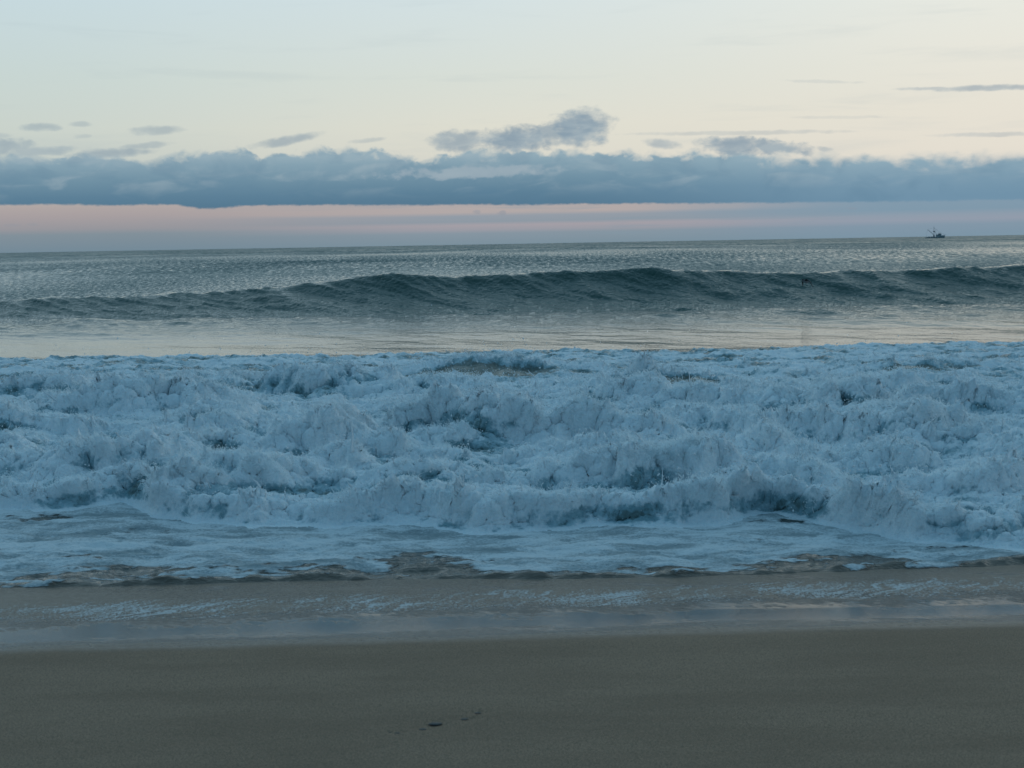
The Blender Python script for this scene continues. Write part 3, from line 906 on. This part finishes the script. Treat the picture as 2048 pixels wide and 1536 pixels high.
    tag(ob, 'fine wisps of torn white foam along the crests of the surf', 'foam', kind='stuff')


M_WISP, _b = new_mat('foam_wisp')
_b.inputs['Base Color'].default_value = (.86, .93, .95, 1); _b.inputs['Roughness'].default_value = .5
_b.inputs['IOR'].default_value = 1.333
_n = S.nt
_t = _n.nodes.new('ShaderNodeBsdfTranslucent'); _t.inputs[0].default_value = (.86, .94, .96, 1)
_m = _n.nodes.new('ShaderNodeMixShader'); _m.inputs[0].default_value = .45
_n.links.new(_b.outputs[0], _m.inputs[1]); _n.links.new(_t.outputs[0], _m.inputs[2])
_n.links.new(_m.outputs[0], _n.nodes['Material Output'].inputs[0])
M_SPRAY, _b = new_mat('spray_water')
_b.inputs['Base Color'].default_value = (.84, .89, .91, 1); _b.inputs['Roughness'].default_value = .35
_b.inputs['IOR'].default_value = 1.333
ry_gap = np.gradient(ry)[:, None] * (NEAR[1] + 6)
spray()
fuzz()


# ------------------------------------------------------------------ small mesh tools
class MB:
    def __init__(self): self.v, self.f = [], []

    def add(self, v, f):
        n = len(self.v); self.v += [tuple(p) for p in v]; self.f += [tuple(i + n for i in q) for q in f]
        return self

    def box(self, c, s, rot=None, taper=1.0):
        v = []
        for z in (-1, 1):
            k = 1 if z < 0 else taper
            for x, y in ((-1, -1), (1, -1), (1, 1), (-1, 1)): v.append(Vector((x * s[0] / 2 * k, y * s[1] / 2 * k, z * s[2] / 2)))
        if rot: v = [Euler(rot).to_matrix() @ p for p in v]
        return self.add([p + Vector(c) for p in v], [(0, 3, 2, 1), (4, 5, 6, 7), (0, 1, 5, 4), (1, 2, 6, 5), (2, 3, 7, 6), (3, 0, 4, 7)])

    def tube(self, pts, radii, n=8):
        pts = [Vector(p) for p in pts]
        if not isinstance(radii, (list, tuple)): radii = [radii] * len(pts)
        rings = []
        for i, p in enumerate(pts):
            d = (pts[min(i + 1, len(pts) - 1)] - pts[max(i - 1, 0)]).normalized()
            up = Vector((0, 0, 1)) if abs(d.z) < .9 else Vector((0, 1, 0))
            a = d.cross(up).normalized(); b2 = d.cross(a)
            rings.append([p + (a * math.cos(t) + b2 * math.sin(t)) * radii[i] for t in [2 * math.pi * k / n for k in range(n)]])
        return self.loft(rings)

    def loft(self, rings, cap=True):
        n = len(rings[0]); v = [p for r_ in rings for p in r_]; f = []
        for i in range(len(rings) - 1):
            for k in range(n):
                k2 = (k + 1) % n
                f.append((i * n + k, i * n + k2, (i + 1) * n + k2, (i + 1) * n + k))
        if cap: f += [tuple(range(n))[::-1], tuple((len(rings) - 1) * n + k for k in range(n))]
        return self.add(v, f)

    def build(self, name, mat, parent=None, smooth=False):
        me = bpy.data.meshes.new(name); me.from_pydata(self.v, [], self.f)
        if smooth:
            for p in me.polygons: p.use_smooth = True
        me.materials.append(mat); me.validate()
        ob = bpy.data.objects.new(name, me); COL.objects.link(ob)
        if parent: ob.parent = parent
        return ob


# ------------------------------------------------------------------ fishing boat
def fishing_boat(loc, rz):
    hullm = plain('hull_paint_hazed', (.26, .35, .38), .45)  # boat colours paled and blued to carry distance haze
    white = plain('white_paint_hazed', (.42, .50, .52), .5)
    dark = plain('dark_steel_hazed', (.10, .15, .18), .5)
    wood = plain('boat_deck', (.08, .09, .09), .7)
    glass, gb = new_mat('boat_glass'); gb.inputs['Base Color'].default_value = (.01, .02, .025, 1); gb.inputs['Roughness'].default_value = .08
    root = bpy.data.objects.new('fishing_boat', None); COL.objects.link(root)
    root.location = loc; root.rotation_euler = (0, 0, rz)
    tag(root, 'small fishing boat with raised boom and tall mast, far out near the horizon', 'boat')
    # hull along x, bow at +x; length about 21 m
    h = MB(); rings = []
    for s, halfb, top, keel in [(-10.3, 2.0, .85, -.2), (-9.6, 2.5, .9, -.7), (-6, 2.9, .95, -1.0), (-2, 3.0, 1.15, -1.1), (2, 2.95, 1.5, -1.1), (5, 2.5, 1.95, -1.0), (7.5, 1.7, 2.4, -.8),
                                (9.2, .8, 2.85, -.5), (10.2, .12, 3.2, 0.1)]:
        rk = max(0, s - 5) * .12
        rings.append([Vector((s + rk, -halfb, top)), Vector((s + rk * .6, -halfb * .96, top * .45)), Vector((s, -halfb * .72, keel * .5)), Vector((s, 0, keel)),
                      Vector((s, halfb * .72, keel * .5)), Vector((s + rk * .6, halfb * .96, top * .45)), Vector((s + rk, halfb, top))])
    h.loft(rings); h.build('hull', hullm, root)
    MB().loft([[Vector((s, -w_, t_)), Vector((s, w_, t_)), Vector((s, w_, t_ + .06)), Vector((s, -w_, t_ + .06))] for s, w_, t_ in
               ((-10, 2.0, .62), (-2, 2.8, .9), (4, 2.6, 1.35), (9, .7, 2.3))]).build('deck', wood, root)
    # bulwark rail and bow rail
    for sg in (-1, 1):
        MB().tube([(-10, 2.2 * sg, 1.05), (-6, 2.95 * sg, 1.15), (2, 3.0 * sg, 1.7), (7.5, 1.8 * sg, 2.65), (10.9, .1 * sg, 3.7)], .07, 6).build('rail', white, root)
    b = MB(); b.tube([(10.6, 0, 3.1), (11.6, 0, 3.75)], .12, 6); b.build('bow_sprit', dark, root)
    MB().box((8.2, 0, 2.75), (.8, 1.0, .5)).build('winch', dark, root)
    # wheelhouse
    wh = MB(); wh.box((4.0, 0, 2.6), (5.6, 3.6, 2.2)); cab = wh.build('cabin', white, root)
    MB().box((4.9, 0, 4.15), (3.2, 3.0, 1.3), taper=.92).build('wheelhouse', white, root)
    MB().box((4.9, 0, 4.88), (3.7, 3.4, .16)).build('roof', dark, root)
    MB().box((1.5, 0, 3.78), (2.4, 3.4, .14)).build('cabin_roof', dark, root)
    for sy in (-1.56, 1.56):
        for kx in (-1.0, 0, 1.0): MB().box((4.9 + kx, sy * .96, 4.3), (.72, .06, .55)).build('window', glass, root)
    for kx in (2.2, 3.5, 4.9): MB().box((kx, -1.82, 2.9), (.75, .06, .6)).build('window', glass, root)
    for ky in (-.9, 0, .9): MB().box((6.46, ky, 4.3), (.06, .7, .55)).build('window', glass, root)
    MB().box((1.18, 0, 2.3), (.07, .8, 1.8)).build('door', dark, root)
    MB().tube([(5.2, 0, 4.9), (5.2, 0, 5.9)], .10, 6).build('radar_post', dark, root)
    MB().box((5.2, 0, 5.95), (.3, 1.6, .2)).build('radar', white, root)
    # life raft, deck boxes, net reel
    MB().tube([(3.0, -.6, 3.95), (3.0, .6, 3.95)], .35, 10).build('life_raft', white, root)
    MB().tube([(-6.5, -1.2, 1.5), (-6.5, 1.2, 1.5)], .55, 12).build('net_reel', dark, root)
    MB().box((-3.6, .3, 1.4), (1.6, 1.8, .8)).build('hatch', dark, root)
    # mast, crosstree, boom, stays
    MB().tube([(-1.2, 0, .9), (-1.2, 0, 7), (-1.2, 0, 12.0)], [.26, .2, .1], 8).build('mast', dark, root)
    MB().box((-.9, 0, 7.9), (3.4, .9, .22)).build('crosstree', dark, root)
    MB().box((-1.1, 0, 7.35), (1.4, .6, .8), taper=1.6).build('crow_nest', dark, root)
    MB().box((-1.2, 0, 2.2), (1.2, 2.4, 2.8)).build('gantry', dark, root)
    MB().tube([(-8.2, 0, 9.6), (-5, 0, 7.1), (-1.8, 0, 3.9)], [.16, .24, .26], 8).build('boom', dark, root)
    MB().tube([(-.8, 0, 7.2), (1.2, 0, 4.9), (1.5, 0, 3.9)], .2, 8).build('stay_leg', dark, root)
    MB().tube([(-1.2, 0, 11.9), (-1.2, 0, 12.8)], .16, 6).build('mast_light', white, root)
    for a_, b_ in (((-1.2, 0, 11.8), (1.9, 0, 7.9)), ((-1.2, 0, 11.8), (-8.2, 0, 9.6)), ((-1.2, 0, 11.6), (-2.6, 0, 7.9)), ((1.2, 0, 7.9), (5.4, 0, 4.9)), ((-8.1, 0, 9.5), (-9.6, 1.2, 1.2)),
                   ((-1.2, 0, 11), (10.6, 0, 3.4))):
        MB().tube([a_, b_], .045, 5).build('stay', dark, root)


fishing_boat((470.5, 1580, -.30), RAD(-6))


# ------------------------------------------------------------------ seabird gliding before the wave
def seabird(loc, rz):
    darkf = plain('dark_feathers', (.06, .068, .072), .8)
    palef = plain('pale_feathers', (.34, .33, .34), .8)
    beakm = plain('beak', (.16, .13, .08), .5)
    root = bpy.data.objects.new('seabird', None); COL.objects.link(root)
    root.location = loc; root.rotation_euler = (0, RAD(8), rz); root.scale = (1.15, .58, 1.35)
    tag(root, 'dark seabird with arched drooping wings gliding low before the wave face', 'bird')
    # body along x, head at -x
    prof = [(-.155, .010, .0), (-.13, .022, .004), (-.10, .026, .004), (-.07, .032, -.002), (-.02, .044, -.008), (.04, .042, -.008), (.09, .028, -.002), (.13, .014, .004), (.17, .022, .006)]
    rings = []
    for x_, r_, z_ in prof:
        fl = .45 if x_ > .12 else 1
        rings.append([Vector((x_, r_ * math.cos(a), z_ + r_ * fl * .9 * math.sin(a))) for a in [2 * math.pi * k / 12 for k in range(12)]])
    MB().loft(rings).build('body', palef, root, True)
    mb = MB()
    rings = [[Vector((x_, r_ * 1.03 * math.cos(a), z_ + .004 + r_ * 1.02 * .9 * math.sin(a))) for a in [math.pi * (.12 + .76 * k / 8) for k in range(9)]] for x_, r_, z_ in prof[:8]]
    n = 9; v = [p for q in rings for p in q]; f = [(i * n + k, i * n + k + 1, (i + 1) * n + k + 1, (i + 1) * n + k) for i in range(len(rings) - 1) for k in range(n - 1)]
    mb.add(v, f); bk = mb.build('back', darkf, root, True)
    sd = bk.modifiers.new('thickness', 'SOLIDIFY'); sd.thickness = .003
    MB().tube([(-.15, 0, .0), (-.19, 0, -.008), (-.21, 0, -.018)], [.008, .005, .002], 6).build('beak', beakm, root)
    for sg in (-1, 1):
        # sections from shoulder to tip: span, chord, sweep, height
        sec = [(.02, .10, -.01, .012), (.10, .115, -.03, .045), (.19, .105, -.035, .055), (.28, .085, -.01, .028), (.37, .058, .03, -.03), (.44, .030, .075, -.10), (.475, .008, .11, -.145)]
        rings = []
        for s_, c_, sw, z_ in sec:
            y0 = sg * s_
            rings.append([Vector((sw - c_ / 2, y0, z_)), Vector((sw - c_ * .2, y0, z_ + .010)), Vector((sw + c_ * .2, y0, z_ + .006)), Vector((sw + c_ / 2, y0, z_ - .004)),
                          Vector((sw + c_ * .1, y0, z_ - .003)), Vector((sw - c_ * .25, y0, z_ - .004))])
        MB().loft(rings).build('wing', darkf, root, True)
    MB().loft([[Vector((.13, -.02, .008)), Vector((.13, .02, .008)), Vector((.13, .02, .0)), Vector((.13, -.02, .0))],
               [Vector((.22, -.045, .004)), Vector((.22, .045, .004)), Vector((.22, .045, .0)), Vector((.22, -.045, .0))]]).build('tail', darkf, root)


seabird((10.38, 50, 1.46), RAD(28))

# ------------------------------------------------------------------ flattened dark lumps standing for the row of marks on the sand
M_MARK = plain('dark_mark_tone', (.035, .036, .034), .5)
M_SPECK = plain('dark_speck', (.035, .035, .034), .5)


def sand_height(x, y):
    return float(ground_z(np.array([x]), np.array([y]))[0])


def dark_blob(x, y, r, sc, name, label, cat, mat, group=None, flat=.35, rz=0.0):
    mb = MB(); rr = random.Random(int(x * 1000) + int(y * 77))
    rings = []
    for i in range(6):
        ph = math.pi * (i + .5) / 6
        rings.append([Vector((r * math.sin(ph) * math.cos(a) * (1 + .35 * rr.random()), r * .65 * math.sin(ph) * math.sin(a) * (1 + .35 * rr.random()), r * flat * math.cos(ph)))
                      for a in [2 * math.pi * k / 9 for k in range(9)]])
    mb.loft(rings)
    ob = mb.build(name, mat, None, True)
    ob.location = (x, y, sand_height(x, y) - .006 + r * flat * .3); ob.rotation_euler = (0, 0, rz)
    tag(ob, label, cat, group)


dark_blob(-.41, 6.90, .032, 1, 'dark_mark', 'largest dark flat mark on the sand, in the middle of the row of marks', 'sand_mark', M_MARK, flat=.18)
dark_blob(-.27, 6.99, .018, 1, 'dark_mark', 'thin dark mark just right of the largest one', 'sand_mark', M_MARK, flat=.10)
dark_blob(-.205, 7.11, .016, 1, 'dark_mark', 'faint dark mark at the upper right end of the row', 'sand_mark', M_MARK, flat=.09)
dark_blob(-.47, 6.81, .018, 1, 'dark_mark', 'thin dark mark just left of the largest one', 'sand_mark', M_MARK, flat=.09)
dark_blob(-.63, 6.75, .010, 1, 'speck', 'small dark pebble at the left of the row of marks', 'speck', M_SPECK)
dark_blob(-.59, 6.745, .012, 1, 'speck', 'flat dark pebble between the left pebble and the row of marks', 'speck', M_SPECK, flat=.2)
dark_blob(-.84, 6.64, .008, 1, 'speck', 'tiny pebble lower left of the row of marks', 'speck', M_SPECK)
dark_blob(-1.04, 6.52, .008, 1, 'speck', 'tiny dark pebble near the bottom edge, left of the row of marks', 'speck', M_SPECK)
dark_blob(-1.03, 6.35, .011, 1, 'speck', 'dark pebble at the very bottom edge of the sand', 'speck', M_SPECK)
dark_blob(-.05, 6.82, .009, 1, 'speck', 'lone small pebble right of the row of marks', 'speck', M_SPECK)
dark_blob(.52, 6.69, .008, 1, 'speck', 'rightmost small dark pebble on the smooth sand', 'speck', M_SPECK)
